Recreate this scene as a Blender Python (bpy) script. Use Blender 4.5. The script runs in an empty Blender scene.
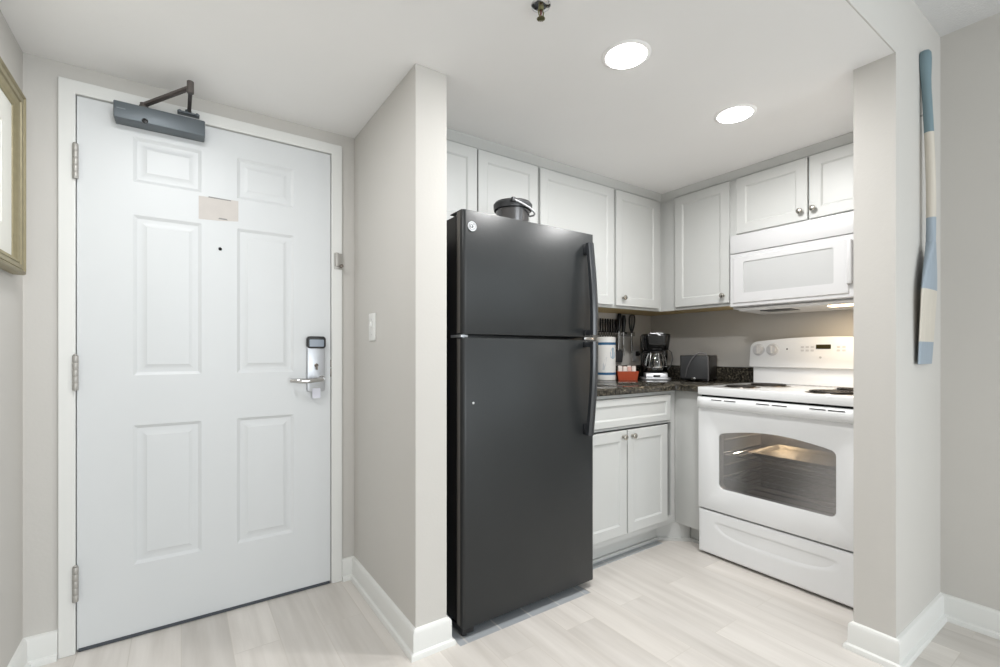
import bpy, bmesh, math, random
from mathutils import Vector, Matrix
R = math.radians
random.seed(7)
sc = bpy.context.scene
COL = sc.collection

# ------------------------------------------------------------------ camera
cam = bpy.data.cameras.new('camera')
cam.sensor_width = 36.0
cam.lens = 463.28 / 1000 * 36.0
cam.shift_y = (351.73 - 333.5) / 1000
cam.clip_start = 0.02
camo = bpy.data.objects.new('camera', cam)
COL.objects.link(camo)
camo.location = (0, 0, 1.1035)
camo.rotation_euler = (R(90), 0, -0.6030)
sc.camera = camo

# ------------------------------------------------------------------ world, exposure
w = bpy.data.worlds.new('sky'); sc.world = w; w.use_nodes = True
bg = w.node_tree.nodes['Background']
bg.inputs[0].default_value = (0.93, 0.97, 1.0, 1); bg.inputs[1].default_value = 0.6
sc.view_settings.view_transform = 'Standard'
sc.view_settings.look = 'None'
sc.view_settings.gamma = 1
sc.view_settings.use_curve_mapping = False
sc.view_settings.exposure = 0.25

def area(name, loc, rot, size, power, color=(1, 1, 1), size_y=None, shape=None):
    l = bpy.data.lights.new(name, 'AREA'); l.energy = power; l.color = color
    l.shape = shape or ('RECTANGLE' if size_y else 'SQUARE'); l.size = size
    if size_y: l.size_y = size_y
    o = bpy.data.objects.new(name, l); COL.objects.link(o); o.location = loc; o.rotation_euler = rot
    return o
# daylight through the living room window behind the camera, plus an added, unseen ceiling fill light
area('window_daylight', (0.95, -4.42, 1.30), (R(90), 0, 0), 2.6, 74, (0.88, 0.95, 1.0), 2.0)
area('side_window_daylight', (2.66, -1.30, 1.52), (0, R(90), 0), 1.28, 9, (0.80, 0.94, 1.0), 1.78)
area('living_room_fill_light', (0.75, -0.75, 2.36), (0, 0, 0), 0.5, 8, (0.98, 0.99, 1.0), shape='DISK')
# added fill light over the entry hall, no fixture built
area('hall_fill_light', (-0.05, 1.48, 2.13), (0, 0, 0), 0.3, 7, (0.98, 0.99, 1.0), shape='DISK')

# ------------------------------------------------------------------ materials
def nt(name):
    m = bpy.data.materials.new(name); m.use_nodes = True
    return m, m.node_tree, m.node_tree.nodes['Principled BSDF']

def srgb(c):
    return tuple((x / 255 / 12.92) if x / 255 <= 0.04045 else ((x / 255 + 0.055) / 1.055) ** 2.4 for x in c) + (1,)

def mat(name, rgb, rough=0.5, metal=0.0, bump=0.0, bscale=200, var=0.03, vscale=6, coat=0.0, spec=0.5):
    """procedural paint: slight noise in tone, optional fine bump"""
    m, t, p = nt(name); c = srgb(rgb)
    tc = t.nodes.new('ShaderNodeTexCoord')
    n = t.nodes.new('ShaderNodeTexNoise'); n.inputs['Scale'].default_value = vscale; n.inputs['Detail'].default_value = 3
    t.links.new(tc.outputs['Object'], n.inputs['Vector'])
    mx = t.nodes.new('ShaderNodeMix'); mx.data_type = 'RGBA'
    mx.inputs[6].default_value = tuple(x * (1 - var) for x in c[:3]) + (1,)
    mx.inputs[7].default_value = tuple(min(1, x * (1 + var)) for x in c[:3]) + (1,)
    t.links.new(n.outputs['Fac'], mx.inputs[0]); t.links.new(mx.outputs[2], p.inputs['Base Color'])
    p.inputs['Roughness'].default_value = rough; p.inputs['Metallic'].default_value = metal
    p.inputs['Specular IOR Level'].default_value = spec
    if coat: p.inputs['Coat Weight'].default_value = coat; p.inputs['Coat Roughness'].default_value = 0.1
    if bump:
        n2 = t.nodes.new('ShaderNodeTexNoise'); n2.inputs['Scale'].default_value = bscale; n2.inputs['Detail'].default_value = 4
        t.links.new(tc.outputs['Object'], n2.inputs['Vector'])
        b = t.nodes.new('ShaderNodeBump'); b.inputs['Strength'].default_value = bump; b.inputs['Distance'].default_value = 0.002
        t.links.new(n2.outputs['Fac'], b.inputs['Height']); t.links.new(b.outputs[0], p.inputs['Normal'])
    return m

def emit(name, rgb, strength):
    m, t, p = nt(name)
    p.inputs['Base Color'].default_value = srgb(rgb)
    p.inputs['Emission Color'].default_value = srgb(rgb); p.inputs['Emission Strength'].default_value = strength
    return m

def thin_glass(name, tint, gloss_rough=0.03, refl=0.12):
    m, t, p = nt(name)
    tr = t.nodes.new('ShaderNodeBsdfTransparent'); tr.inputs[0].default_value = tint + (1,)
    gl = t.nodes.new('ShaderNodeBsdfGlossy'); gl.inputs['Roughness'].default_value = gloss_rough
    fr = t.nodes.new('ShaderNodeFresnel'); fr.inputs[0].default_value = 1.5
    ad = t.nodes.new('ShaderNodeMath'); ad.operation = 'ADD'; ad.use_clamp = True; ad.inputs[1].default_value = refl
    t.links.new(fr.outputs[0], ad.inputs[0])
    mix = t.nodes.new('ShaderNodeMixShader')
    t.links.new(ad.outputs[0], mix.inputs[0]); t.links.new(tr.outputs[0], mix.inputs[1]); t.links.new(gl.outputs[0], mix.inputs[2])
    t.links.new(mix.outputs[0], t.nodes['Material Output'].inputs[0])
    return m

def mat_planks():
    m, t, p = nt('plank_tile'); L = t.links.new
    tc = t.nodes.new('ShaderNodeTexCoord')
    mp = t.nodes.new('ShaderNodeMapping'); mp.inputs['Rotation'].default_value = (0, 0, R(90)); mp.inputs['Location'].default_value = (0.10, -0.001, 0)
    L(tc.outputs['Object'], mp.inputs['Vector'])
    br = t.nodes.new('ShaderNodeTexBrick'); br.offset = 0.37; br.offset_frequency = 2
    br.inputs['Color1'].default_value = (0, 0, 0, 1); br.inputs['Color2'].default_value = (1, 1, 1, 1); br.inputs['Mortar'].default_value = (.5, .5, .5, 1)
    br.inputs['Scale'].default_value = 1; br.inputs['Mortar Size'].default_value = 0.0016; br.inputs['Mortar Smooth'].default_value = 0.2
    br.inputs['Brick Width'].default_value = 0.92; br.inputs['Row Height'].default_value = 0.157; br.inputs['Bias'].default_value = 0
    L(mp.outputs[0], br.inputs['Vector'])
    # long soft grain along the planks, shifted plank by plank
    sx = t.nodes.new('ShaderNodeVectorMath'); sx.operation = 'MULTIPLY'; sx.inputs[1].default_value = (17, 1.3, 1)
    L(tc.outputs['Object'], sx.inputs[0])
    cb = t.nodes.new('ShaderNodeCombineXYZ')
    mu = t.nodes.new('ShaderNodeMath'); mu.operation = 'MULTIPLY'; mu.inputs[1].default_value = 37
    L(br.outputs['Color'], mu.inputs[0]); L(mu.outputs[0], cb.inputs[2])
    ad = t.nodes.new('ShaderNodeVectorMath'); L(sx.outputs[0], ad.inputs[0]); L(cb.outputs[0], ad.inputs[1])
    n = t.nodes.new('ShaderNodeTexNoise'); n.inputs['Scale'].default_value = 1.0; n.inputs['Detail'].default_value = 5; n.inputs['Roughness'].default_value = 0.55
    L(ad.outputs[0], n.inputs['Vector'])
    cr = t.nodes.new('ShaderNodeValToRGB'); e = cr.color_ramp.elements
    e[0].position = 0.28; e[0].color = srgb((202, 196, 189)); e[1].position = 0.68; e[1].color = srgb((224, 219, 213))
    L(n.outputs['Fac'], cr.inputs[0])
    tone = t.nodes.new('ShaderNodeMix'); tone.data_type = 'RGBA'; tone.blend_type = 'MULTIPLY'; tone.inputs[0].default_value = 1
    rp = t.nodes.new('ShaderNodeMapRange'); rp.inputs[3].default_value = 0.90; rp.inputs[4].default_value = 1.06
    L(br.outputs['Color'], rp.inputs[0]); L(cr.outputs[0], tone.inputs[6]); L(rp.outputs[0], tone.inputs[7])
    gm = t.nodes.new('ShaderNodeMix'); gm.data_type = 'RGBA'; gm.inputs[7].default_value = srgb((205, 199, 191))
    L(br.outputs['Fac'], gm.inputs[0]); L(tone.outputs[2], gm.inputs[6]); L(gm.outputs[2], p.inputs['Base Color'])
    p.inputs['Roughness'].default_value = 0.42
    b = t.nodes.new('ShaderNodeBump'); b.inputs['Strength'].default_value = 0.25; b.inputs['Distance'].default_value = 0.002; b.invert = True
    L(br.outputs['Fac'], b.inputs['Height']); L(b.outputs[0], p.inputs['Normal'])
    return m

def mat_tile():
    m, t, p = nt('old_grey_tile'); L = t.links.new
    tc = t.nodes.new('ShaderNodeTexCoord')
    mp = t.nodes.new('ShaderNodeMapping'); mp.inputs['Location'].default_value = (0.033, 0.02, 0); L(tc.outputs['Object'], mp.inputs[0])
    br = t.nodes.new('ShaderNodeTexBrick'); br.offset = 0
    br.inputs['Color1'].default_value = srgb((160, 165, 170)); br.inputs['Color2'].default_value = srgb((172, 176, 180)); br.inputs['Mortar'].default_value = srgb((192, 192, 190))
    br.inputs['Scale'].default_value = 1; br.inputs['Mortar Size'].default_value = 0.004
    br.inputs['Brick Width'].default_value = 0.155; br.inputs['Row Height'].default_value = 0.17
    L(mp.outputs[0], br.inputs['Vector']); L(br.outputs['Color'], p.inputs['Base Color']); p.inputs['Roughness'].default_value = 0.5
    return m

def mat_granite():
    m, t, p = nt('dark_granite'); L = t.links.new
    tc = t.nodes.new('ShaderNodeTexCoord')
    n = t.nodes.new('ShaderNodeTexNoise'); n.inputs['Scale'].default_value = 70; n.inputs['Detail'].default_value = 6; n.inputs['Roughness'].default_value = .7
    v = t.nodes.new('ShaderNodeTexVoronoi'); v.inputs['Scale'].default_value = 150
    L(tc.outputs['Object'], n.inputs['Vector']); L(tc.outputs['Object'], v.inputs['Vector'])
    cr = t.nodes.new('ShaderNodeValToRGB'); e = cr.color_ramp.elements
    e[0].position = .40; e[0].color = srgb((24, 23, 20)); e[1].position = .70; e[1].color = srgb((150, 138, 104))
    k = e.new(.52); k.color = srgb((62, 56, 42)); k = e.new(.60); k.color = srgb((92, 82, 58))
    L(n.outputs['Fac'], cr.inputs[0])
    mx = t.nodes.new('ShaderNodeMix'); mx.data_type = 'RGBA'; mx.blend_type = 'OVERLAY'; mx.inputs[0].default_value = .3
    L(cr.outputs[0], mx.inputs[6]); L(v.outputs['Distance'], mx.inputs[7])
    bw = t.nodes.new('ShaderNodeHueSaturation'); bw.inputs['Saturation'].default_value = .55; L(mx.outputs[2], bw.inputs['Color'])
    L(bw.outputs[0], p.inputs['Base Color']); p.inputs['Roughness'].default_value = 0.09
    return m

def mat_picture():
    m, t, p = nt('faint_watercolour'); L = t.links.new
    tc = t.nodes.new('ShaderNodeTexCoord')
    n = t.nodes.new('ShaderNodeTexNoise'); n.inputs['Scale'].default_value = 9; n.inputs['Detail'].default_value = 4
    L(tc.outputs['Object'], n.inputs['Vector'])
    cr = t.nodes.new('ShaderNodeValToRGB'); e = cr.color_ramp.elements
    e[0].position = .3; e[0].color = srgb((196, 198, 196)); e[1].position = .55; e[1].color = srgb((226, 226, 220))
    L(n.outputs['Fac'], cr.inputs[0]); L(cr.outputs[0], p.inputs['Base Color']); p.inputs['Roughness'].default_value = .6
    return m

def mat_oar():
    """sanded wood, bands of blue paint up and down its length"""
    m, t, p = nt('banded_oar_paint'); L = t.links.new
    tc = t.nodes.new('ShaderNodeTexCoord'); sp = t.nodes.new('ShaderNodeSeparateXYZ'); L(tc.outputs['Object'], sp.inputs[0])
    cr = t.nodes.new('ShaderNodeValToRGB'); cr.color_ramp.interpolation = 'CONSTANT'
    rg = t.nodes.new('ShaderNodeMapRange'); rg.inputs[1].default_value = 0; rg.inputs[2].default_value = 1.2
    L(sp.outputs[2], rg.inputs[0]); L(rg.outputs[0], cr.inputs[0])
    e = cr.color_ramp.elements; B1 = srgb((154, 166, 177)); Wd = srgb((207, 200, 188)); B2 = srgb((116, 138, 146))
    e[0].position = 0; e[0].color = B1; e[1].position = .081 / 1.2; e[1].color = Wd
    for z, c in ((.279, B1), (.553, Wd), (.872, B2)): k = e.new(z / 1.2); k.color = c
    n = t.nodes.new('ShaderNodeTexNoise'); n.inputs['Scale'].default_value = 1; n.inputs['Detail'].default_value = 4
    ms = t.nodes.new('ShaderNodeVectorMath'); ms.operation = 'MULTIPLY'; ms.inputs[1].default_value = (90, 90, 5); L(tc.outputs['Object'], ms.inputs[0]); L(ms.outputs[0], n.inputs['Vector'])
    rr = t.nodes.new('ShaderNodeMapRange'); rr.inputs[3].default_value = .86; rr.inputs[4].default_value = 1.1; L(n.outputs['Fac'], rr.inputs[0])
    mx = t.nodes.new('ShaderNodeMix'); mx.data_type = 'RGBA'; mx.blend_type = 'MULTIPLY'; mx.inputs[0].default_value = 1
    L(cr.outputs[0], mx.inputs[6]); L(rr.outputs[0], mx.inputs[7]); L(mx.outputs[2], p.inputs['Base Color']); p.inputs['Roughness'].default_value = .55
    return m

M = dict(
    wall=mat('greige_wall_paint', (203, 200, 195), .75, bump=.15, bscale=90, var=.01),
    ceil=mat('white_ceiling_paint', (243, 242, 241), .85, bump=.1, bscale=60, var=.01),
    popcorn=mat('popcorn_ceiling', (222, 222, 222), .95, bump=1.0, bscale=160, var=.02),
    trim=mat('white_trim_paint', (228, 228, 225), .38, var=.01),
    door=mat('white_door_paint', (216, 218, 219), .42, var=.01),
    cab=mat('light_grey_cabinet_paint', (199, 200, 198), .42, var=.01),
    cabwood=mat('birch_cabinet_underside', (206, 183, 134), .6, var=.08, vscale=14),
    plank=mat_planks(), tile=mat_tile(), granite=mat_granite(),
    white=mat('white_enamel', (238, 239, 240), .2, var=.005, coat=.3),
    whiteplastic=mat('white_plastic', (205, 205, 206), .3, var=.005),
    fridge=mat('black_textured_steel', (40, 42, 43), .35, bump=.10, bscale=60, var=.10, spec=.42),
    black=mat('black_plastic', (26, 26, 27), .3, var=.04),
    handleblack=mat('satin_black_handle', (44, 46, 49), .22, var=.02, spec=.7),
    gloss=mat('glossy_black_plastic', (16, 16, 17), .09, var=.04),
    darkgap=mat('dark_gasket', (18, 18, 18), .8),
    gasket=mat('grey_door_edge', (112, 108, 104), .4),
    graphite=mat('graphite_grey_plastic', (62, 63, 65), .4, var=.05),
    nickel=mat('satin_nickel', (186, 182, 174), .25, metal=1),
    chrome=mat('chrome', (205, 205, 205), .08, metal=1),
    steel=mat('stainless_steel', (190, 190, 190), .22, metal=1, var=.04, vscale=30),
    satin=mat('satin_silver_plate', (196, 198, 202), .35, metal=.7),
    closer=mat('slate_grey_closer_paint', (96, 103, 108), .42, metal=.3, var=.06),
    bronze=mat('dark_bronze_arm', (104, 98, 95), .3, metal=.6, var=.25, vscale=25),
    hinge=mat('painted_hinge', (178, 175, 170), .4, metal=.4),
    patch=mat('old_adhesive_beige', (206, 200, 195), .8, var=.05, vscale=25),
    patchline=mat('old_adhesive_grey', (150, 148, 146), .8, var=.1, vscale=60),
    gold=mat('antique_champagne_gold', (143, 134, 106), .45, metal=.2, var=.18, vscale=40),
    matboard=mat('cream_mat_board', (226, 225, 218), .8), picture=mat_picture(),
    oar=mat_oar(),
    enamel=mat('grey_oven_enamel', (140, 136, 130), .3, var=.06, vscale=20),
    coil=mat('burner_coil', (40, 37, 35), .5, var=.1),
    pan=mat('steel_drip_pan', (120, 112, 104), .28, metal=.8),
    display=mat('olive_display', (58, 52, 28), .2),
    print=mat('pale_grey_print', (188, 188, 188), .5),
    mwglass=mat('pale_grey_screen', (190, 191, 191), .12, var=.02, vscale=300, coat=.3),
    ovenglass=thin_glass('oven_window_glass', (.82, .80, .82), .22, .26),
    clear=thin_glass('clear_glass', (.93, .95, .95), .02, .10),
    roll=mat('white_paper_wrap', (226, 225, 222), .5), blue=mat('blue_print', (38, 92, 132), .5), paleblue=mat('pale_blue_print', (150, 176, 196), .5, var=.1),
    palegrey=mat('faint_grey_print', (200, 202, 204), .5),
    red=mat('orange_red_plastic', (176, 74, 42), .4, var=.06), sachet=mat('white_sachet_paper', (228, 219, 212), .6),
    pink=mat('pink_sachet_paper', (214, 170, 158), .6),
    brass=mat('tarnished_brass', (128, 124, 92), .35, metal=.9, var=.1, vscale=60), bulb=mat('red_glass_bulb', (96, 26, 24), .1),
    lens=emit('lit_lens', (255, 253, 250), 11.0), warmlens=emit('warm_lit_lens', (255, 226, 180), 5.0),
    bucket=mat('charcoal_bucket', (104, 103, 104), .2, metal=.75, var=.05),
    rubber=mat('dark_rubber', (72, 76, 82), .7),
    cord=mat('grey_cord', (96, 96, 98), .4),
)

# ------------------------------------------------------------------ mesh builder
class B:
    def __init__(s):
        s.bm = bmesh.new(); s.mi = 0
    def _new(s, fn):
        n0 = len(s.bm.faces); r = fn(); s.bm.faces.ensure_lookup_table()
        for f in s.bm.faces[n0:]: f.material_index = s.mi
        return r
    def box(s, x0, x1, y0, y1, z0, z1, bev=0, seg=2):
        t = bmesh.new()
        bmesh.ops.create_cube(t, size=1)
        for v in t.verts:
            v.co = Vector(((x0 + x1) / 2 + v.co.x * (x1 - x0), (y0 + y1) / 2 + v.co.y * (y1 - y0), (z0 + z1) / 2 + v.co.z * (z1 - z0)))
        if bev: bmesh.ops.bevel(t, geom=t.edges[:], offset=bev, segments=seg, profile=.5, affect='EDGES')
        s.merge(t); return s
    def merge(s, t, mx=None):
        if mx is not None: t.transform(mx)
        mp = {}
        for v in t.verts: mp[v] = s.bm.verts.new(v.co)
        for f in t.faces:
            try:
                g = s.bm.faces.new([mp[v] for v in f.verts]); g.material_index = s.mi; g.smooth = f.smooth
            except ValueError: pass
        t.free()
    def grid(s, pts, close_u=False, close_v=False):
        """pts[i][j] -> quads"""
        vs = [[s.bm.verts.new(p) for p in row] for row in pts]
        nu, nv = len(vs), len(vs[0])
        for i in range(nu if close_u else nu - 1):
            for j in range(nv if close_v else nv - 1):
                a, b, c, d = vs[i][j], vs[i][(j + 1) % nv], vs[(i + 1) % nu][(j + 1) % nv], vs[(i + 1) % nu][j]
                q = [x for k, x in enumerate((a, b, c, d)) if x not in (a, b, c, d)[:k]]
                if len(q) > 2:
                    try: f = s.bm.faces.new(q); f.material_index = s.mi
                    except ValueError: pass
        return vs
    def ngon(s, pts):
        f = s.bm.faces.new([s.bm.verts.new(p) for p in pts]); f.material_index = s.mi; return s
    def lathe(s, prof, c=(0, 0, 0), axis='z', n=32, cap=True):
        """prof: list of (radius, height) along axis"""
        ax = {'z': (Vector((1, 0, 0)), Vector((0, 1, 0)), Vector((0, 0, 1))), '-x': (Vector((0, -1, 0)), Vector((0, 0, 1)), Vector((-1, 0, 0))),
              '-y': (Vector((1, 0, 0)), Vector((0, 0, 1)), Vector((0, -1, 0))), '-z': (Vector((1, 0, 0)), Vector((0, -1, 0)), Vector((0, 0, -1)))}[axis]
        c = Vector(c); rows = []
        for r, h in prof:
            rows.append([c + ax[0] * (r * math.cos(2 * math.pi * k / n)) + ax[1] * (r * math.sin(2 * math.pi * k / n)) + ax[2] * h for k in range(n)])
        vs = s.grid(rows, close_v=True)
        if cap:
            for row in (vs[0], vs[-1]):
                try: f = s.bm.faces.new(row); f.material_index = s.mi
                except ValueError: pass
        return s
    def tube(s, pts, r, n=10, closed=False, cap=True):
        pts = [Vector(p) for p in pts]; N = len(pts); rows = []
        rs = r if isinstance(r, (list, tuple)) else [r] * N
        up = None
        for i, p in enumerate(pts):
            a = pts[(i - 1) % N] if (closed or i > 0) else p
            b = pts[(i + 1) % N] if (closed or i < N - 1) else p
            d = (b - a).normalized()
            if up is None:
                up = d.cross(Vector((0.13, 0.27, 0.95))).normalized()
            else:
                up = (up - d * up.dot(d)).normalized()
            v = d.cross(up)
            rows.append([p + (up * math.cos(2 * math.pi * k / n) + v * math.sin(2 * math.pi * k / n)) * rs[i] for k in range(n)])
        vs = s.grid(rows, close_u=closed, close_v=True)
        if cap and not closed:
            for row in (vs[0], vs[-1]):
                f = s.bm.faces.new(row); f.material_index = s.mi
        return s
    def plate(s, outer, holes, d0, d1, place, bev=0):
        """flat plate with holes. outlines are 2-D, place(u,v,d) -> point"""
        t = bmesh.new()
        loops = [outer] + list(holes); fronts = []
        for d in (d0, d1):
            es = []; rows = []
            for lp in loops:
                vs = [t.verts.new(place(u, v, d)) for u, v in lp]; rows.append(vs)
                for i in range(len(vs)): es.append(t.edges.new((vs[i], vs[(i + 1) % len(vs)])))
            bmesh.ops.triangle_fill(t, use_beauty=True, use_dissolve=False, edges=es); fronts.append(rows)
        for a, b in zip(*fronts):
            for i in range(len(a)):
                j = (i + 1) % len(a); t.faces.new((a[i], a[j], b[j], b[i]))
        bmesh.ops.recalc_face_normals(t, faces=t.faces[:])
        bmesh.ops.dissolve_limit(t, angle_limit=0.01, verts=t.verts[:], edges=t.edges[:])
        if bev:
            ed = [e for e in t.edges if len(e.link_faces) == 2 and e.calc_face_angle(0) > .6]
            bmesh.ops.bevel(t, geom=ed, offset=bev, segments=2, profile=.5, affect='EDGES', clamp_overlap=True)
        s.merge(t); return s
    def rings(s, u0, u1, v0, v1, prof, place, cap=True):
        rows = []
        for ins, d in prof:
            rows.append([Vector(place(u, v, d)) for u, v in ((u0 + ins, v0 + ins), (u1 - ins, v0 + ins), (u1 - ins, v1 - ins), (u0 + ins, v1 - ins))])
        vs = s.grid(rows, close_v=True)
        if cap: f = s.bm.faces.new(vs[-1]); f.material_index = s.mi
        return vs
    def xform(s, mx):
        s.bm.transform(mx); return s
    def build(s, name, m, parent=None, smooth=35, local=False):
        bm = s.bm
        bmesh.ops.recalc_face_normals(bm, faces=bm.faces[:])
        off = Vector((0, 0, 0))
        if parent is not None and not local: off = root_loc(parent)
        if off.length: bm.transform(Matrix.Translation(-off))
        me = bpy.data.meshes.new(name); bm.to_mesh(me); bm.free()
        for x in (m if isinstance(m, (list, tuple)) else [m]): me.materials.append(M[x] if isinstance(x, str) else x)
        o = bpy.data.objects.new(name, me); COL.objects.link(o)
        if parent is not None: o.parent = parent
        if smooth:
            me.shade_smooth()
            try: me.set_sharp_from_angle(angle=R(smooth))
            except Exception: pass
        return o

def root_loc(o):
    while o.parent is not None: o = o.parent
    return Vector(o.location)

def thing(name, label, cat, loc, rz=0, group=None):
    o = bpy.data.objects.new(name, None); o.empty_display_size = .05; COL.objects.link(o)
    o.location = loc; o.rotation_euler = (0, 0, rz)
    o['label'] = label; o['category'] = cat
    if group: o['group'] = group
    return o
def tag(o, label, cat, group=None):
    o['label'] = label; o['category'] = cat
    if group: o['group'] = group
    return o
def struct(o):
    o['kind'] = 'structure'; return o
def lab(o, text):
    o['label'] = text; return o
def recenter(o, loc):
    """move a single-mesh object's origin to loc"""
    loc = Vector(loc); o.data.transform(Matrix.Translation(-loc)); o.location = loc; return o

def sweep(b, path, prof, closed=False):
    """sweep (offset to the left-hand normal side, z) profile along a floor path with mitres"""
    P = [Vector((x, y)) for x, y in path]; n = len(P); rows = []
    for i, p in enumerate(P):
        d0 = (p - P[i - 1]).normalized() if i > 0 else None
        d1 = (P[i + 1] - p).normalized() if i < n - 1 else None
        d0 = d0 or d1; d1 = d1 or d0
        n0 = Vector((-d0.y, d0.x)); n1 = Vector((-d1.y, d1.x))
        mvec = (n0 + n1) / (1 + n0.dot(n1))
        rows.append([Vector((p.x + mvec.x * o, p.y + mvec.y * o, z)) for o, z in prof])
    vs = b.grid(rows, close_v=True)
    for row in (vs[0], vs[-1]):
        f = b.bm.faces.new(row); f.material_index = b.mi

def rrect(u0, u1, v0, v1, r, n=6):
    out = []
    for cu, cv, a0 in ((u1 - r, v1 - r, 0), (u0 + r, v1 - r, 90), (u0 + r, v0 + r, 180), (u1 - r, v0 + r, 270)):
        for k in range(n + 1):
            a = R(a0 + 90 * k / n); out.append((cu + r * math.cos(a), cv + r * math.sin(a)))
    return out

# ------------------------------------------------------------------ dimensions
XW, XC, XC2, XK, XM = -0.4556, 0.6999, 0.8280, 2.980, 2.6060
YD, YC, YS0, YS1 = 2.2797, 1.5567, 0.5490, 0.6728
XS = 2.0575
HC, HM = 2.1505, 2.4145
DL, DR, DB, DT = -0.3142, 0.5869, 0.010, 2.042
YB = -4.5
XL2 = XW

# ------------------------------------------------------------------ room shell
b = B()   # planks, leaving out the old tile under the refrigerator
TX0, TX1, TY = 0.862, 1.548, 1.513
for x0, x1, y0, y1 in ((XW - .1, TX0, YB, YD + .1), (TX0, TX1, YB, TY), (TX1, XK + .1, YB, YD + .1)):
    b.box(x0, x1, y0, y1, -.05, 0)
struct(b.build('floor', 'plank', smooth=0))
b = B(); b.box(TX0, TX1, TY, YD, -.05, -.003); b.box(1.612, 2.285, 1.667, 1.7065, -.003, .0012); struct(b.build('floor_tile_and_strip', 'tile', smooth=0))  # also a thin strip along the sink cabinet's toe kick, in the tile's grey

b = B(); b.box(XW - .1, XW, YB, YD + .1, 0, HM + .1); struct(b.build('wall_left', 'wall', smooth=0))
b = B()
b.box(XW, DL - .012, YD, YD + .1, 0, HC); b.box(DR + .012, XK, YD, YD + .1, 0, HC); b.box(DL - .012, DR + .012, YD, YD + .1, DT + .012, HC)
struct(b.build('wall_back', 'wall', smooth=0))
b = B(); b.box(XC, XC2, YC, YD, 0, HC, .003); struct(b.build('wall_partition', 'wall', smooth=0))
b = B(); b.box(XK, XK + .1, YS1, YD + .1, 0, HC); struct(b.build('wall_kitchen', 'wall', smooth=0))
b = B(); b.box(XS, XK + .1, YS0, YS1, 0, HC)
struct(b.build('wall_stub', 'wall', smooth=0))
b = B(); b.box(XW, XK + .1, YS0, YS0 + .004, HC, HM + .08); struct(b.build('wall_header', 'wall', smooth=0))
sy0, sy1, sz0, sz1 = -2.25, -.35, .82, 2.22
b = B(); b.plate([(YB, 0), (YS0, 0), (YS0, HM), (YB, HM)], [[(sy0, sz0), (sy1, sz0), (sy1, sz1), (sy0, sz1)]], XM, XM + .1, lambda u, v, d: (d, u, v)); struct(b.build('wall_right', 'wall', smooth=0))
b = B(); b.plate([(sy0, sz0), (sy1, sz0), (sy1, sz1), (sy0, sz1)], [[(sy0 + .05, sz0 + .05), (-1.325, sz0 + .05), (-1.325, sz1 - .05), (sy0 + .05, sz1 - .05)], [(-1.275, sz0 + .05), (sy1 - .05, sz0 + .05), (sy1 - .05, sz1 - .05), (-1.275, sz1 - .05)]], XM + .02, XM + .05, lambda u, v, d: (d, u, v)); struct(b.build('window_2', 'trim', smooth=0))
b = B()
wx0, wx1, wz0, wz1 = -.38, 2.28, .28, 2.32
b.plate([(XW, 0), (XM, 0), (XM, HM), (XW, HM)], [[(wx0, wz0), (wx1, wz0), (wx1, wz1), (wx0, wz1)]], YB - .1, YB, lambda u, v, d: (u, d, v))
struct(b.build('wall_front', 'wall', smooth=0))
b = B()
b.plate([(wx0, wz0), (wx1, wz0), (wx1, wz1), (wx0, wz1)], [[(wx0 + .06, wz0 + .06), (.92, wz0 + .06), (.92, wz1 - .06), (wx0 + .06, wz1 - .06)],
        [(.98, wz0 + .06), (wx1 - .06, wz0 + .06), (wx1 - .06, wz1 - .06), (.98, wz1 - .06)]], YB - .08, YB - .03, lambda u, v, d: (u, d, v))
struct(b.build('window_1', 'trim', smooth=0))
b = B(); b.box(XW, XK + .1, YS0 + .004, YD + .1, HC, HC + .08); struct(b.build('ceiling', 'ceil', smooth=0))
b = B(); b.box(XW - .1, XM + .1, YB, YS0, HM, HM + .08); struct(b.build('ceiling_living', 'popcorn', smooth=0))

# baseboards with shoe moulding
BP = [(0, 0), (.026, 0), (.026, .010), (.023, .018), (.014, .022), (.0135, .088), (.011, .094), (.008, .0985), (0, .1022)]
b = B(); sweep(b, [(DL - .0505, YD), (XW, YD), (XW, YB)], BP); struct(b.build('baseboard_left', 'trim', smooth=30))
b = B(); sweep(b, [(XC2, YC + .05), (XC2, YC), (XC, YC), (XC, YD), (DR + .0525, YD)], BP); struct(b.build('baseboard_partition', 'trim', smooth=30))
b = B(); sweep(b, [(XM, YB), (XM, YS0), (XS, YS0), (XS, YS1), (XS + .25, YS1)], BP); struct(b.build('baseboard_right', 'trim', smooth=30))

# door casing and jamb
b = B()
pl = lambda u, v, d: (u, YD - d, v)
c0, c1, ct = DL - .0498, DR + .052, 2.0931
b.plate([(c0, 0), (DL - .003, 0), (DL - .003, DT + .003), (DR + .003, DT + .003), (DR + .003, 0), (c1, 0), (c1, ct), (c0, ct)], [], -.002, .013, pl, .003)
b.plate([(DL - .012, 0), (DL - .003, 0), (DL - .003, DT + .003), (DR + .003, DT + .003), (DR + .003, 0), (DR + .012, 0), (DR + .012, DT + .012), (DL - .012, DT + .012)], [], -.1, -.002, pl)
struct(b.build('trim_1', 'trim', smooth=0))
# crown strip along the top of the wall cabinets
CP = [(0, 2.1065), (.006, 2.1065), (.007, 2.1115), (.011, 2.1125), (.040, 2.1455), (.041, 2.1500), (0, 2.1500)]
b = B(); sweep(b, [(2.672, .685), (2.672, 1.965), (XC2 + .004, 1.965)], CP); struct(b.build('trim_2', 'cab', smooth=25))

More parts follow.
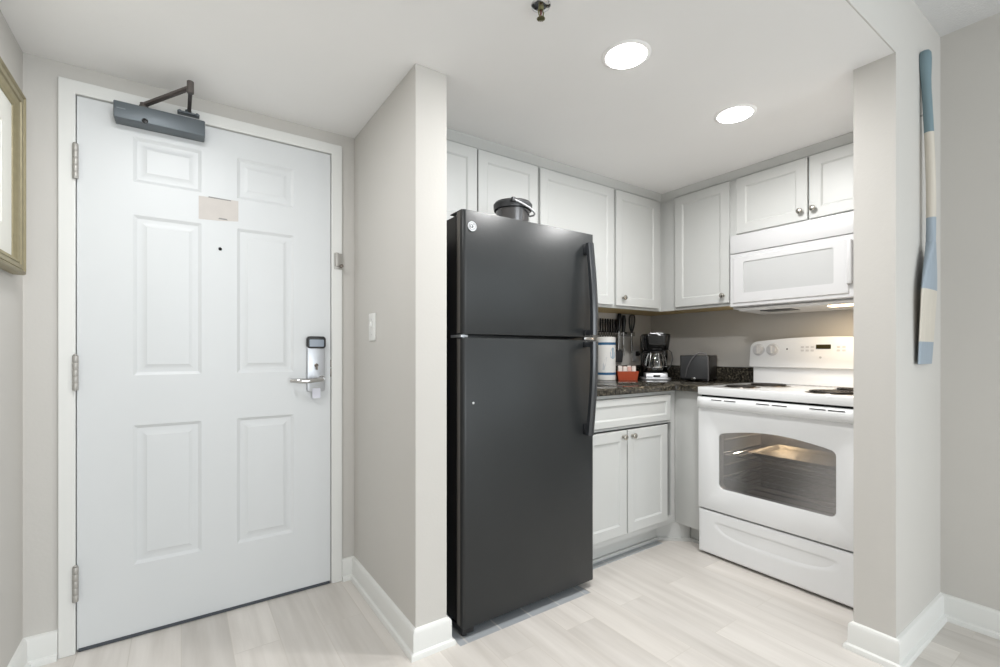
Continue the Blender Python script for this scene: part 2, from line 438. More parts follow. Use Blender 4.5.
# ------------------------------------------------------------------ entry door
door = bpy.data.objects.new('door_1', None); COL.objects.link(door); door.location = (DL, YD, 0); struct(door)
b = B()
xs = [DL, -.152, .070, .198, .424, DR]
zs = [DB, .279, .820, 1.012, 1.636, 1.758, 1.936, DT]
zs = [DB, .279, .818, 1.012, 1.634, 1.762, 1.936, DT]
pl = lambda u, v, d: (u, YD - .001 - d, v)
for i in range(5):
    for j in range(7):
        if i in (1, 3) and j in (1, 3, 5):
            b.rings(xs[i], xs[i + 1], zs[j], zs[j + 1], [(0, 0), (.005, -.003), (.012, -.0070), (.022, -.0075), (.040, -.002), (.042, -.0008), (.046, -.0006)], pl)
        else:
            b.ngon([pl(u, v, 0) for u, v in ((xs[i], zs[j]), (xs[i + 1], zs[j]), (xs[i + 1], zs[j + 1]), (xs[i], zs[j + 1]))])
b.rings(DL, DR, DB, DT, [(0, 0), (0, -.044)], pl)
bmesh.ops.remove_doubles(b.bm, verts=b.bm.verts[:], dist=.0003)
leaf = b.build('door_leaf', 'door', door, smooth=20)
b = B(); b.box(DL + .004, DR - .004, YD - .004, YD + .02, .0015, .0135); lab(b.build('door_sweep', 'rubber', door), 'dark rubber strip under the door')
for z in (1.796, 1.026, .257):
    b = B()
    for k in range(5):
        z0 = z - .063 + k * .0253
        b.lathe([(.0084, z0), (.0090, z0 + .001), (.0090, z0 + .0238), (.0084, z0 + .0248)], (DL - .002, YD - .0175, 0), n=16)
    b.lathe([(.005, z + .0635), (.0072, z + .066), (.002, z + .070)], (DL - .002, YD - .0175, 0), n=12)
    lab(b.build('hinge', 'hinge', door), 'grey metal barrel hinge')
# closer
cl = None
b = B(); b.plate(rrect(-.205, .080, 1.970, 2.031, .004, 3), [], YD - .001, 2.206, lambda u, v, d: (u, d, v), .003)
cl = lab(b.build('door_closer', 'closer', door), 'slate grey door closer box at the top of the door')
b = B(); b.lathe([(.010, 0), (.010, .002), (.008, .003), (.005, .0035), (.0035, .001)], (-.112, 2.206, 1.9765), '-y', 20)
b.build('adjusting_screw', 'black', cl)
b = B(); b.box(-.196, -.170, 2.2055, 2.207, 2.003, 2.006); b.build('maker_plate', mat('worn_print_grey', (122, 129, 134), .5), cl)
b = B()
piv, elb, brk = Vector((-.118, 2.240, 2.046)), Vector((.029, 2.090, 2.094)), Vector((.027, 2.250, 2.072))
b.lathe([(.017, 2.026), (.017, 2.040), (.012, 2.050), (.012, 2.056)], (piv.x, piv.y, 0), n=20)
def bar(b, p, q, wd, th):
    d = (q - p); L_ = d.length; d.normalize(); s_ = d.cross(Vector((0, 0, 1))).normalized(); u_ = s_.cross(d)
    t = bmesh.new(); bmesh.ops.create_cube(t, size=1)
    for v in t.verts: v.co = Vector((v.co.x * (L_ + wd * .6), v.co.y * wd, v.co.z * th))
    bmesh.ops.bevel(t, geom=t.edges[:], offset=min(wd, th) * .25, segments=2, affect='EDGES')
    b.merge(t, Matrix.Translation((p + q) / 2) @ Matrix((d, s_, u_)).transposed().to_4x4())
bar(b, piv + Vector((0, 0, .004)), elb, .016, .017)
b.build('main_arm', 'bronze', cl)
b = B()
bar(b, elb - Vector((0, 0, .008)), brk, .013, .016)
b.lathe([(.010, -.022), (.0115, -.020), (.0115, .022), (.009, .024)], tuple(elb), n=16)
b.build('forearm', 'bronze', cl)
b = B(); b.box(-.012, .062, 2.236, YD - .012, 2.058, 2.064, .0015); b.lathe([(.011, 2.062), (.011, 2.074), (.006, 2.078)], (.024, 2.250, 0), n=16)
b.lathe([(.006, 0), (.006, .003), (.003, .005)], (-.004, 2.236, 2.060), '-y', 12); b.lathe([(.006, 0), (.006, .003), (.003, .005)], (.054, 2.236, 2.060), '-y', 12)
b.build('arm_bracket', 'closer', cl)
# lock
b = B(); b.plate(rrect(.478, .558, .918, 1.150, .010, 4), [], YD - .001, YD - .022, lambda u, v, d: (u, d, v), .004)
lk = lab(b.build('door_lock', 'satin', door), 'satin silver electronic lock plate with lever handle')
b = B(); b.plate(rrect(.4765, .5595, 1.119, 1.175, .014, 5), [], YD - .001, YD - .031, lambda u, v, d: (u, d, v), .004)
rd = lab(b.build('card_reader', 'black', lk), 'black reader cap with grey screen')
b = B(); b.plate(rrect(.486, .550, 1.127, 1.160, .004, 3), [], YD - .030, YD - .0325, lambda u, v, d: (u, d, v))
b.build('reader_screen', mat('blue_grey_reader_screen', (120, 130, 142), .15), lk)
b = B(); pts = []
b.lathe([(.015, .020), (.015, .026), (.011, .030), (.010, .050), (.008, .053)], (.541, YD, .977), '-y', 20)
for k in range(13):
    q = k / 12; pts.append((.541 - .135 * q, YD - .050 - .006 * math.sin(q * 3.14) + (.012 * max(0, q - .75) / .25), .977 - .004 * math.sin(q * 3.14) - .003 * q))
b.tube(pts, [.0095 + .0028 * math.sin(k / 12 * 3.14) for k in range(13)], 14)
b.build('lever', 'chrome', lk)
b = B(); b.lathe([(.009, .020), (.009, .025), (.006, .027)], (.518, YD, 1.040), '-y', 16); b.box(.5145, .5215, YD - .040, YD - .024, 1.020, 1.043, .002)
b.build('thumb_turn', 'pan', lk)
b = B()
for k in range(3): b.box(.497, .541, YD - .0228, YD - .0222, .937 + k * .007, .9395 + k * .007)
b.build('lock_print', 'print', lk)
b = B(); b.plate(rrect(.500, .536, .888, .934, .004, 3), [], YD - .0225, YD - .024, lambda u, v, d: (u, d, v)); lab(b.build('paper_tag', mat('lilac_white_tag', (226, 226, 236), .6), lk), 'small white tag below the lock plate')
b = B(); b.box(DR - .0005, DR + .0045, YD - .006, YD + .004, 1.030, 1.066, .001); b.box(DR - .0005, DR + .0045, YD - .006, YD + .004, .985, 1.024, .001)
lab(b.build('latch_bolt', 'pan', door), 'dark latch in the gap beside the lock')
b = B(); b.lathe([(.0065, 0), (.0065, .003), (.005, .004), (.0045, .001), (.0, .001)], (.136, YD, 1.537), '-y', 20, cap=False)
lab(b.build('peephole', 'graphite', door), 'dark round peephole')
b = B(); b.plate([(.060, 1.652), (.130, 1.655), (.203, 1.663), (.203, 1.751), (.060, 1.747)], [], YD - .0008, YD - .0016, lambda u, v, d: (u, d, v))
b.mi = 1; b.plate([(.093, 1.746), (.176, 1.745), (.176, 1.749), (.095, 1.751)], [], YD - .0012, YD - .0022, lambda u, v, d: (u, d, v))
b.plate([(.128, 1.662), (.164, 1.661), (.160, 1.667), (.134, 1.668)], [], YD - .0012, YD - .0019, lambda u, v, d: (u, d, v))
lab(b.build('sign_residue', ['patch', 'patchline'], door), 'beige patch where a sign was, on the door')
# security latch on the casing
g = thing('door_guard', 'small grey metal security latch on the right side of the door frame', 'latch', (.618, YD - .013, 1.53))
b = B(); b.box(.600, .640, YD - .017, YD - .0125, 1.498, 1.574, .001); b.build('plate', 'hinge', g)
b = B(); b.box(.603, .620, YD - .034, YD - .016, 1.510, 1.574, .003); b.build('swing_bar', 'hinge', g)
b = B(); b.lathe([(.005, .014), (.005, .030), (.009, .034), (.008, .040), (.003, .042)], (.630, YD, 1.512), '-y', 14); b.build('stud', 'pan', g)

# ------------------------------------------------------------------ picture on the left wall
px0, px1 = 1.38, 2.160; pz0, pz1 = 1.357, 1.948
pic = thing('picture_frame', 'framed picture in antique gold moulding on the left wall beside the door', 'picture', (XW, (px0 + px1) / 2, pz0))
plx = lambda u, v, d: (XW + d, u, v)
b = B()
b.rings(px0, px1, pz0, pz1, [(0, .001), (0, .027), (.003, .032), (.009, .034), (.013, .030), (.0145, .025), (.017, .029), (.030, .028), (.033, .022), (.036, .025), (.044, .021), (.046, .017), (.051, .015), (.054, .009), (.054, .002)], plx, cap=False)
b.build('frame', 'gold', pic, smooth=50)
b = B(); b.plate([(px0 + .052, pz0 + .052), (px1 - .052, pz0 + .052), (px1 - .052, pz1 - .052), (px0 + .052, pz1 - .052)],
                 [[(px0 + .15, pz0 + .14), (px1 - .15, pz0 + .14), (px1 - .15, pz1 - .14), (px0 + .15, pz1 - .14)]], .006, .009, plx)
b.build('mat_board', 'matboard', pic)
b = B(); b.box(XW + .002, XW + .006, px0 + .06, px1 - .06, pz0 + .06, pz1 - .06); b.build('print', 'picture', pic)

# ------------------------------------------------------------------ light switch
sw = thing('light_switch', 'white light switch on the side of the partition wall', 'light switch', (XC, 2.008, 1.213))
plx = lambda u, v, d: (XC - d, u, v)
b = B(); b.plate(rrect(1.968, 2.048, 1.152, 1.274, .005, 3), [], 0, .006, plx, .002); b.build('cover_plate', 'trim', sw)
b = B(); b.box(XC - .016, XC - .004, 2.001, 2.015, 1.212, 1.236, .002); b.build('toggle', 'trim', sw)
for z in (1.180, 1.246): b = B(); b.lathe([(.003, .0055), (.003, .007)], (XC, 2.008, z), '-x', 10); b.build('screw', 'whiteplastic', sw)

# ------------------------------------------------------------------ ceiling lights and sprinkler
def can(x, y, label, power):  # beam from a shallow reflector
    t = thing('recessed_ceiling_light', label, 'ceiling light', (x, y, HC), group='recessed kitchen lights')
    b = B(); b.lathe([(.068, .003), (.074, .005), (.082, .003), (.085, 0)], (x, y, HC), '-z', 40, cap=False); b.build('trim_ring', 'ceil', t)
    b = B(); b.lathe([(.070, .001), (.069, .006), (.06, .010), (.04, .012), (.0, .013)], (x, y, HC), '-z', 40, cap=False); b.build('lens', 'lens', t)
    area('recessed_light_beam', (x, y, HC - .016), (0, 0, 0), .13, power, (1, .995, .985), shape='DISK')
can(1.295, 1.095, 'round recessed ceiling light nearer the camera, above the floor before the fridge', 10)
can(2.010, 1.094, 'smaller-looking recessed ceiling light farther right, in front of the microwave cabinets', 8.8)

sp = thing('fire_sprinkler', 'brass pendent fire sprinkler hanging from the ceiling', 'sprinkler', (.895, 1.082, HC))
cx, cy = .895, 1.082
b = B(); b.lathe([(.030, 0), (.029, .004), (.022, .007), (.011, .008)], (cx, cy, HC), '-z', 28); b.build('escutcheon', 'chrome', sp)
b = B(); b.lathe([(.009, .006), (.009, .014), (.0075, .016)], (cx, cy, HC), '-z', 6)
for sx in (-1, 1):
    b.tube([(cx + sx * .007, cy, HC - .014), (cx + sx * .010, cy, HC - .022), (cx + sx * .007, cy, HC - .033), (cx + sx * .001, cy, HC - .038)], .0022, 8)
b.lathe([(.004, .035), (.004, .041)], (cx, cy, HC), '-z', 10)
b.build('sprinkler_body', 'brass', sp)
b = B(); b.lathe([(.0012, .015), (.0028, .020), (.0028, .030), (.0012, .036)], (cx, cy, HC), '-z', 10); b.build('glass_bulb', 'bulb', sp)
b = B(); n = 12; o_ = []
for k in range(n):
    a = 2 * math.pi * k / n
    for da, r in ((-.2, .007), (-.17, .0125), (.17, .0125), (.2, .007)): o_.append((cx + r * math.cos(a + da), cy + r * math.sin(a + da)))
b.plate(o_, [], HC - .041, HC - .0425, lambda u, v, d: (u, v, d)); b.lathe([(.003, .042), (.003, .045)], (cx, cy, HC), '-z', 8)
b.build('deflector', 'brass', sp)

# ------------------------------------------------------------------ refrigerator
FX0, FX1, FY = .8905, 1.599, 1.543
fr = thing('refrigerator', 'black top-freezer refrigerator beside the partition wall', 'refrigerator', ((FX0 + FX1) / 2, 1.9, 0))
b = B(); b.box(FX0 + .004, FX1 - .004, 1.607, 2.225, .035, 1.643, .006); b.build('cabinet', 'black', fr)
b = B(); b.box(FX0 + .012, FX1 - .012, 1.594, 1.609, .055, 1.150); b.box(FX0 + .012, FX1 - .012, 1.594, 1.609, 1.180, 1.640); b.build('gasket', 'darkgap', fr)
def fdoor(name, z0, z1):
    t = B()
    prof = [(FX0, 1.596), (FX0, 1.556), (FX0 + .002, 1.549), (FX0 + .007, 1.5445), (FX0 + .014, 1.543), (FX1 - .014, 1.543), (FX1 - .007, 1.5445), (FX1 - .002, 1.549), (FX1, 1.556), (FX1, 1.596)]
    t.plate(prof, [], z0, z1, lambda u, v, d: (u, v, d), .0025)
    return t.build(name, 'fridge', fr)
fz = fdoor('freezer_door', 1.1715, 1.653)
fd = fdoor('fridge_door', .034, 1.1575)
# handles: bowed bars on the right, thick at the seam
def fhandle(za, zb, parent):
    t = B(); rows = []
    N = 16
    for k in range(N + 1):
        q = k / N; z = za + (zb - za) * q
        out = .034 + .028 * math.sin(min(1, q * 1.15) * math.pi / 2)
        wd = .017; th = .012
        yc = FY - out
        xc = 1.540
        rows.append([(xc + wd * sx * (1 - .35 * (abs(sy) > .5) * (sy < 0)), yc + th * sy, z) for sx, sy in ((-1, 1), (-1, -.4), (-.6, -1), (.6, -1), (1, -.4), (1, 1))])
    vs = t.grid(rows, close_v=True)
    for row in (vs[0], vs[-1]): t.bm.faces.new(row)
    s_ = 1 if zb > za else -1
    t.box(1.526, 1.552, FY - .040, FY + .002, min(za, za + s_ * .05), max(za, za + s_ * .05), .004)
    t.box(1.526, 1.552, FY - .058, FY + .002, min(zb - s_ * .026, zb), max(zb - s_ * .026, zb), .004)
    return t.build('handle', 'handleblack', parent, smooth=40)
lab(fhandle(1.600, 1.178, fz), 'glossy black bowed freezer handle'); lab(fhandle(.722, 1.150, fd), 'glossy black bowed refrigerator handle')
b = B(); b.lathe([(.0195, .0005), (.0195, .003), (.0180, .0042), (.0165, .003), (0, .003)], (.930, FY, 1.590), '-y', 36, cap=False); bd = lab(b.build('badge', mat('bright_badge_silver', (216, 218, 221), .35, metal=.2), fz), 'round silver maker badge')
b = B()   # the badge's looping monogram and ring of flourishes
def arcpts(cx_, cz_, r, a0, a1, n=12): return [(cx_ + r * math.cos(R(a0 + (a1 - a0) * k / n)), FY - .0035, cz_ + r * math.sin(R(a0 + (a1 - a0) * k / n))) for k in range(n + 1)]
b.tube(arcpts(.930, 1.590, .0135, 0, 360, 28)[:-1], .0006, 6, closed=True)
b.tube(arcpts(.9260, 1.590, .0058, 60, 330), .0010, 6); b.tube(arcpts(.9345, 1.5932, .0034, 60, 290), .0010, 6); b.tube(arcpts(.9345, 1.5868, .0036, 70, 300), .0010, 6)
b.tube([(.9265, FY - .0035, 1.5895), (.9312, FY - .0035, 1.5895), (.9300, FY - .0035, 1.5862)], .0008, 6)
b.build('badge_monogram', 'graphite', fz)
b = B(); b.box(FX0 - .002, FX0 + .030, 1.556, 1.640, 1.159, 1.170, .002); b.lathe([(.006, 1.155), (.006, 1.174)], (FX0 + .014, 1.565, 0), n=12); lab(b.build('middle_hinge', 'satin', fr), 'chrome hinge between the two doors')
b = B(); b.box(FX1 - .062, FX1 + .001, 1.5445, 1.560, 1.158, 1.171, .002); lab(b.build('seam_trim', 'chrome', fr), 'bright trim piece at the seam under the handles')
for z0, z1, dd in ((1.176, 1.649, fz), (.040, 1.153, fd)):
    b = B(); b.box(FX0 - .0008, FX0 + .004, 1.566, 1.590, z0, z1, .0006); lab(b.build('edge_strip', 'gasket', dd), 'brown-grey strip on the door edge')
b = B(); b.box(FX0 + .006, FX0 + .040, 1.566, 1.660, 1.6535, 1.6585, .002); b.build('top_hinge_cover', 'black', fr)
b = B(); b.box(FX0 + .010, FX1 - .010, 1.615, 1.640, .004, .036); b.build('toe_grille', 'darkgap', fr)
b = B(); b.box(FX0 + .002, FX0 + .052, 1.548, 1.64, .012, .034, .002); b.lathe([(.013, -.003), (.013, .006), (.006, .010), (.006, .03)], (FX0 + .022, 1.575, 0), n=14)
b.build('bottom_hinge', 'black', fr)
for x in (FX0 + .05, FX1 - .05):
    for y in (1.66, 2.18):
        b = B(); b.lathe([(.018, -.003), (.018, .010), (.008, .014), (.008, .04)], (x, y, 0), n=14); b.build('foot', 'black', fr)

b = B(); b.lathe([(.0045, 0), (.0045, .002), (.003, .003), (0, .003)], (.936, FY, .904), '-y', 14, cap=False); lab(b.build('screw_cover', 'whiteplastic', fd), 'tiny white dot on the lower door')

# ice bucket on top
bx, by, bz = 1.285, 1.760, 1.6435
bk = thing('ice_bucket', 'charcoal ice bucket with swing handle on top of the refrigerator', 'bucket', (bx, by, bz))
b = B(); b.lathe([(.062, 0), (.066, .002), (.080, .118), (.081, .134), (.086, .136), (.088, .150), (.085, .156), (.080, .155), (.078, .140), (.062, .010), (0, .008)], (bx, by, bz), n=48, cap=False); b.build('bucket_body', 'bucket', bk, smooth=40)
b = B(); b.lathe([(.0835, .118), (.0890, .121), (.0900, .134), (.0910, .136), (.0915, .147), (.0882, .150)], (bx, by, bz), n=48, cap=False); b.build('rim_band', 'graphite', bk)
d1 = Vector((.57, .82, 0)); d2 = (Vector((.82, -.57, 0)) * .93 + Vector((0, 0, -.36)))
ctr = Vector((bx, by, bz + .146))
b = B(); b.tube([ctr + d1 * (.096 * math.cos(math.pi * k / 20)) + d2 * (.110 * math.sin(math.pi * k / 20)) for k in range(21)], .0045, 10)
lab(b.build('swing_handle', 'whiteplastic', bk), 'pale swing handle hanging down its right side')
b = B()
for sg in (-1, 1):
    p = ctr + d1 * (.094 * sg); b.box(p.x - .009, p.x + .009, p.y - .009, p.y + .009, p.z - .010, p.z + .010, .003)
    b.build('handle_lug', 'graphite', bk); b = B()
b.bm.free()

# ------------------------------------------------------------------ cabinets
SH = [(0, 0), (0, .018), (.0025, .020), (.052, .020), (.056, .0175), (.0605, .0135), (.062, .0135)]
def knob(parent, c, axis):
    b = B(); b.lathe([(.0075, -.0005), (.0075, .003), (.0055, .007), (.006, .012), (.0125, .017), (.0150, .021), (.0140, .026), (.008, .029), (0, .0295)], c, axis, 24, cap=False)
    return b.build('knob', 'nickel', parent)
def shaker(parent, name, u0, u1, z0, z1, place, m='cab', prof=SH):
    b = B(); vs = b.rings(u0, u1, z0, z1, prof, place); b.bm.faces.new(list(reversed(vs[0]))); return b.build(name, m, parent, smooth=25)
YU, XU = 1.965, 2.672
ply = lambda u, v, d: (u, YU - d, v)
plx = lambda u, v, d: (XU - d, u, v)
CT = 2.1495
def wallcab(label, x0, x1, y0, y1, z0, front):
    t = thing('wall_cabinet', label, 'cabinet', ((x0 + x1) / 2, (y0 + y1) / 2, z0), group='light grey wall cabinets')
    b = B(); b.box(x0, x1, y0, y1, z0 + .0065, CT); b.build('cabinet_box', 'cab', t)
    b = B(); b.box(x0 + .004, x1 - .004, y0 + .02, y1 - .002, z0 + .001, z0 + .006); lab(b.build('underside', 'cabwood', t), 'bare birch underside')
    b = B()   # face frame lip below the box
    if front == 'y': b.box(x0, x1 - (.305 if x1 > 2.9 else 0), y0 - .0012, y0 + .02, z0 - .003, z0 + .0295)
    else: b.box(x0 - .0012, x0 + .02, y0, y1 - .0005, z0 - .003, z0 + .0295)
    b.build('bottom_rail', 'cab', t)
    return t
e = .0008
t = wallcab('light grey two-door wall cabinet above the black refrigerator', XC2 + .004, 1.597 - e, YU, YD - .002, 1.70, 'y')
for a0, a1, k in ((.830, 1.203, 1.16), (1.210, 1.587, 1.25)):
    d = shaker(t, 'door', a0, a1, 1.715, 2.105, ply); knob(d, (k, YU - .020, 1.745), '-y')
t = wallcab('light grey wall cabinet with one wide door, just right of the refrigerator top', 1.597, 2.198 - e, YU, YD - .002, 1.378, 'y')
d = shaker(t, 'door', 1.606, 2.187, 1.390, 2.105, ply); knob(d, (1.636, YU - .020, 1.440), '-y')
t = wallcab('light grey wall cabinet with one knobbed door, at the back corner above the coffee maker', 2.198, XK - .002, YU, YD - .002, 1.378, 'y')
d = shaker(t, 'door', 2.211, 2.628, 1.390, 2.105, ply); knob(d, (2.268, YU - .020, 1.440), '-y')
t = wallcab('light grey wall cabinet left of the microwave, above the toaster', XU, XK - .002, 1.470, YU - e, 1.378, 'x')
d = shaker(t, 'door', 1.480, 1.843, 1.392, 2.105, plx); knob(d, (XU - .020, 1.512, 1.436), '-x')
t = wallcab('short two-door light grey cabinet above the white microwave', XU, XK - .002, .690, 1.470 - e, 1.775, 'x')
d = shaker(t, 'door', 1.066, 1.437, 1.785, 2.105, plx); knob(d, (XU - .020, 1.096, 1.832), '-x')
d = shaker(t, 'door', .700, 1.058, 1.785, 2.105, plx); knob(d, (XU - .020, 1.036, 1.832), '-x')

# base cabinets
YBf, XBf = 1.656, 2.385
bc = thing('base_cabinet', 'pale grey sink base cabinet with false drawer front and two knobbed doors', 'cabinet', (1.99, 1.95, 0), group='pale grey base cabinets')
b = B(); b.plate([(1.614, .105), (XBf, .105), (XBf, .8795), (1.614, .8795)], [[(1.655, .150), (2.345, .150), (2.345, .695), (1.655, .695)], [(1.655, .705), (2.345, .705), (2.345, .860), (1.655, .860)]], YBf, YBf + .020, lambda u, v, d: (u, d, v))
b.box(1.614, 1.632, YBf + .02, YD - .003, .105, .8795); b.box(XBf - .018, XBf, YBf + .02, YD - .003, .105, .8795); b.box(1.632, XBf - .018, YBf + .02, YD - .003, .105, .123); b.box(1.632, XBf - .018, YD - .012, YD - .003, .123, .8795)
b.build('cabinet_box', 'cab', bc)
ply = lambda u, v, d: (u, YBf - d, v)
shaker(bc, 'false_drawer_front', 1.640, 2.318, .712, .858, ply, prof=[(0, 0), (0, .018), (.0025, .020), (.034, .020), (.038, .0175), (.043, .0135), (.045, .0135)])
d = shaker(bc, 'door', 1.640, 1.942, .140, .688, ply); knob(d, (1.908, YBf - .020, .657), '-y')
d = shaker(bc, 'door', 1.950, 2.290, .140, .688, ply); knob(d, (1.982, YBf - .020, .657), '-y')
b = B(); b.box(1.612, 2.30, 1.722, 1.742, .0005, .105)
b.plate([(1.612, 1.722), (2.30, 1.722), (2.30, 1.706), (1.612, 1.706)], [], .0005, .018, lambda u, v, d: (u, v, d), .004)
b.build('toe_kick', 'cab', bc)
cc = thing('base_cabinet', 'plain blank corner base cabinet between the sink cabinet and the white stove', 'cabinet', (2.66, 1.56, 0), group='pale grey base cabinets')
b = B(); b.box(XBf + e, XK - .003, 1.490, YBf - e, .105, .8795, .001); b.build('cabinet_box', 'cab', cc)
b = B(); b.box(2.4605, 2.480, 1.490, 1.6355, .0005, .1045); b.build('toe_kick', 'cab', cc)
# angled toe board across the corner
b = B(); b.plate([(2.3015, 1.722), (2.447, 1.600), (2.4595, 1.600), (2.4595, 1.742), (2.3015, 1.742)], [], .0005, .1045, lambda u, v, d: (u, v, d))
b.plate([(2.3015, 1.722), (2.447, 1.600), (2.4595, 1.600), (2.4595, 1.490), (2.448, 1.490), (2.444, 1.586), (2.296, 1.708)], [], .0005, .018, lambda u, v, d: (u, v, d))
struct(b.build('trim_3', 'cab', smooth=0))

# countertop and splashback
ctp = thing('countertop', 'dark speckled granite countertop with low splashback in the kitchen corner', 'countertop', (2.3, 1.95, .88))
SX0, SX1, SY0, SY1 = 1.655, 2.005, 1.690, 2.10
inner = [(2.345 - .03 + .03 * math.sin(R(a)), 1.620 - .03 + .03 * math.cos(R(a))) for a in range(0, 91, 15)]
b = B(); b.plate([(1.606, 1.620)] + inner + [(2.345, 1.4885), (2.978, 1.4885), (2.978, 2.278), (1.606, 2.278)], [rrect(SX0 + .012, SX1 - .012, SY0 + .012, SY1 - .012, .04, 4)], .8800, .9150, lambda u, v, d: (u, v, d), .004)
b.build('counter_slab', 'granite', ctp)
b = B(); b.box(2.958, 2.978, 1.4885, 2.278, .9152, 1.005, .003); b.box(1.606, 2.957, 2.258, 2.278, .9152, 1.005, .003)
b.build('splashback', 'granite', ctp)
# sink
sk = thing('kitchen_sink', 'small stainless steel sink set in the granite countertop by the fridge', 'sink', (1.83, 1.895, .915))
b = B(); n = 5
def ring(ins, r, z): return [(u, v, z) for u, v in rrect(SX0 + ins, SX1 - ins, SY0 + ins, SY1 - ins, r, n)]
vs = b.grid([ring(0, .045, .9155), ring(.001, .045, .918), ring(.006, .045, .9195), ring(.026, .04, .9175), ring(.030, .04, .912), ring(.038, .04, .80), ring(.055, .04, .785), ring(.12, .04, .780)], close_v=True)
b.bm.faces.new(vs[-1]); b.build('basin', 'steel', sk)
b = B(); b.lathe([(.028, .7805), (.026, .783), (.018, .781), (0, .781)], (1.83, 1.895, 0), n=24, cap=False); b.build('drain', 'chrome', sk)

# ------------------------------------------------------------------ range
RX, RY0, RY1 = 2.348, .7250, 1.4830
rg = thing('stove', 'white freestanding electric coil stove beside the stub wall', 'stove', (2.65, 1.1, 0))
plx = lambda u, v, d: (RX + d, u, v)
b = B()
b.box(2.405, 2.955, RY0 + .001, RY0 + .055, .030, .872); b.box(2.405, 2.955, RY1 - .055, RY1 - .001, .030, .872)
b.box(2.405, 2.955, RY0 + .055, RY1 - .055, .240, .285); b.box(2.405, 2.955, RY0 + .055, RY1 - .055, .800, .872); b.box(2.90, 2.955, RY0 + .055, RY1 - .055, .285, .80)
b.build('stove_body', 'white', rg)
b = B(); b.box(2.376, 2.405, RY0 + .004, RY1 - .004, .853, .873); b.build('vent_gap', 'darkgap', rg)
b = B(); b.box(2.376, 2.406, RY0 + .003, RY1 - .003, .030, .256); b.build('drawer_gap', 'darkgap', rg)
b = B(); b.box(2.40, 2.90, RY0 + .03, RY1 - .03, .02, .0295); b.build('base_pan', 'darkgap', rg)
for x in (2.44, 2.90):
    for y in (RY0 + .05, RY1 - .05):
        b = B(); b.lathe([(.018, 0), (.018, .010), (.008, .013), (.008, .035)], (x, y, 0), n=12); b.build('foot', 'black', rg)
# cavity with five inner faces
b = B()
cx0, cx1, cy0, cy1, cz0, cz1 = 2.404, 2.895, RY0 + .068, RY1 - .068, .292, .793
F = lambda *p: b.ngon(p)
F((cx1, cy0, cz0), (cx1, cy1, cz0), (cx1, cy1, cz1), (cx1, cy0, cz1)); F((cx0, cy0, cz0), (cx1, cy0, cz0), (cx1, cy0, cz1), (cx0, cy0, cz1)); F((cx0, cy1, cz0), (cx1, cy1, cz0), (cx1, cy1, cz1), (cx0, cy1, cz1))
F((cx0, cy0, cz0), (cx1, cy0, cz0), (cx1, cy1, cz0), (cx0, cy1, cz0)); F((cx0, cy0, cz1), (cx1, cy0, cz1), (cx1, cy1, cz1), (cx0, cy1, cz1))
for zz in (.40, .47, .54, .61, .68):   # pressed rack guides
    for yy in (cy0, cy1):
        b.tube([(cx0 + .02, yy, zz), (cx1 - .02, yy, zz)], .007, 8)
bmesh.ops.remove_doubles(b.bm, verts=b.bm.verts[:], dist=.0005)
b.build('oven_cavity', 'enamel', rg)
for zr in (.415, .545):
    b = B()
    b.tube([(cx0 + .03, cy0 + .012, zr), (cx1 - .03, cy0 + .012, zr), (cx1 - .03, cy1 - .012, zr), (cx0 + .03, cy1 - .012, zr)], .0038, 8, closed=True)
    for k in range(13): b.tube([(cx0 + .03, cy0 + .05 + k * .043, zr + .003), (cx1 - .03, cy0 + .05 + k * .043, zr + .003)], .0022, 6)
    for k in (.12, .3): b.tube([(cx0 + .03 + k, cy0 + .012, zr - .004), (cx0 + .03 + k, cy1 - .012, zr - .004)], .003, 6)
    b.build('oven_rack', 'chrome', rg)
b = B(); pts = [(2.50, cy0 + .10, .345), (2.50, cy1 - .10, .345), (2.60, cy1 - .10, .345), (2.60, cy0 + .14, .345), (2.70, cy0 + .14, .345), (2.70, cy1 - .10, .345), (2.80, cy1 - .10, .345), (2.80, cy0 + .1, .345)]
b.tube(pts, .005, 8); b.build('bake_element', 'coil', rg)
b = B(); b.lathe([(.018, 0), (.020, .006), (.014, .022), (0, .028)], (2.895, 1.30, .735), '-x', 18, cap=False); lab(b.build('oven_bulb', 'warmlens', rg), 'lit oven bulb')
l = bpy.data.lights.new('oven_bulb_light', 'POINT'); l.energy = 2.3; l.color = (1, .88, .68); l.shadow_soft_size = .02
lo = bpy.data.objects.new('oven_bulb_light', l); COL.objects.link(lo); lo.location = (2.845, 1.28, .725)
bt = thing('baking_tray', 'shiny shallow baking tray on the upper rack inside the oven', 'tray', (2.655, 1.09, .550))
b = B()
def br_(hx, hy, z): return [(2.655 + u, 1.09 + v, z) for u, v in rrect(-hx, hx, -hy, hy, .02, 4)]
vs = b.grid([br_(.150, .175, .5505), br_(.165, .190, .570), br_(.172, .197, .5715), br_(.163, .188, .569), br_(.148, .173, .5525)], close_v=True); b.bm.faces.new(vs[0]); b.bm.faces.new(vs[-1])
b.build('tray_body', mat('dull_baking_steel', (140, 130, 108), .5, metal=.7, var=.06, vscale=20), bt, smooth=40)
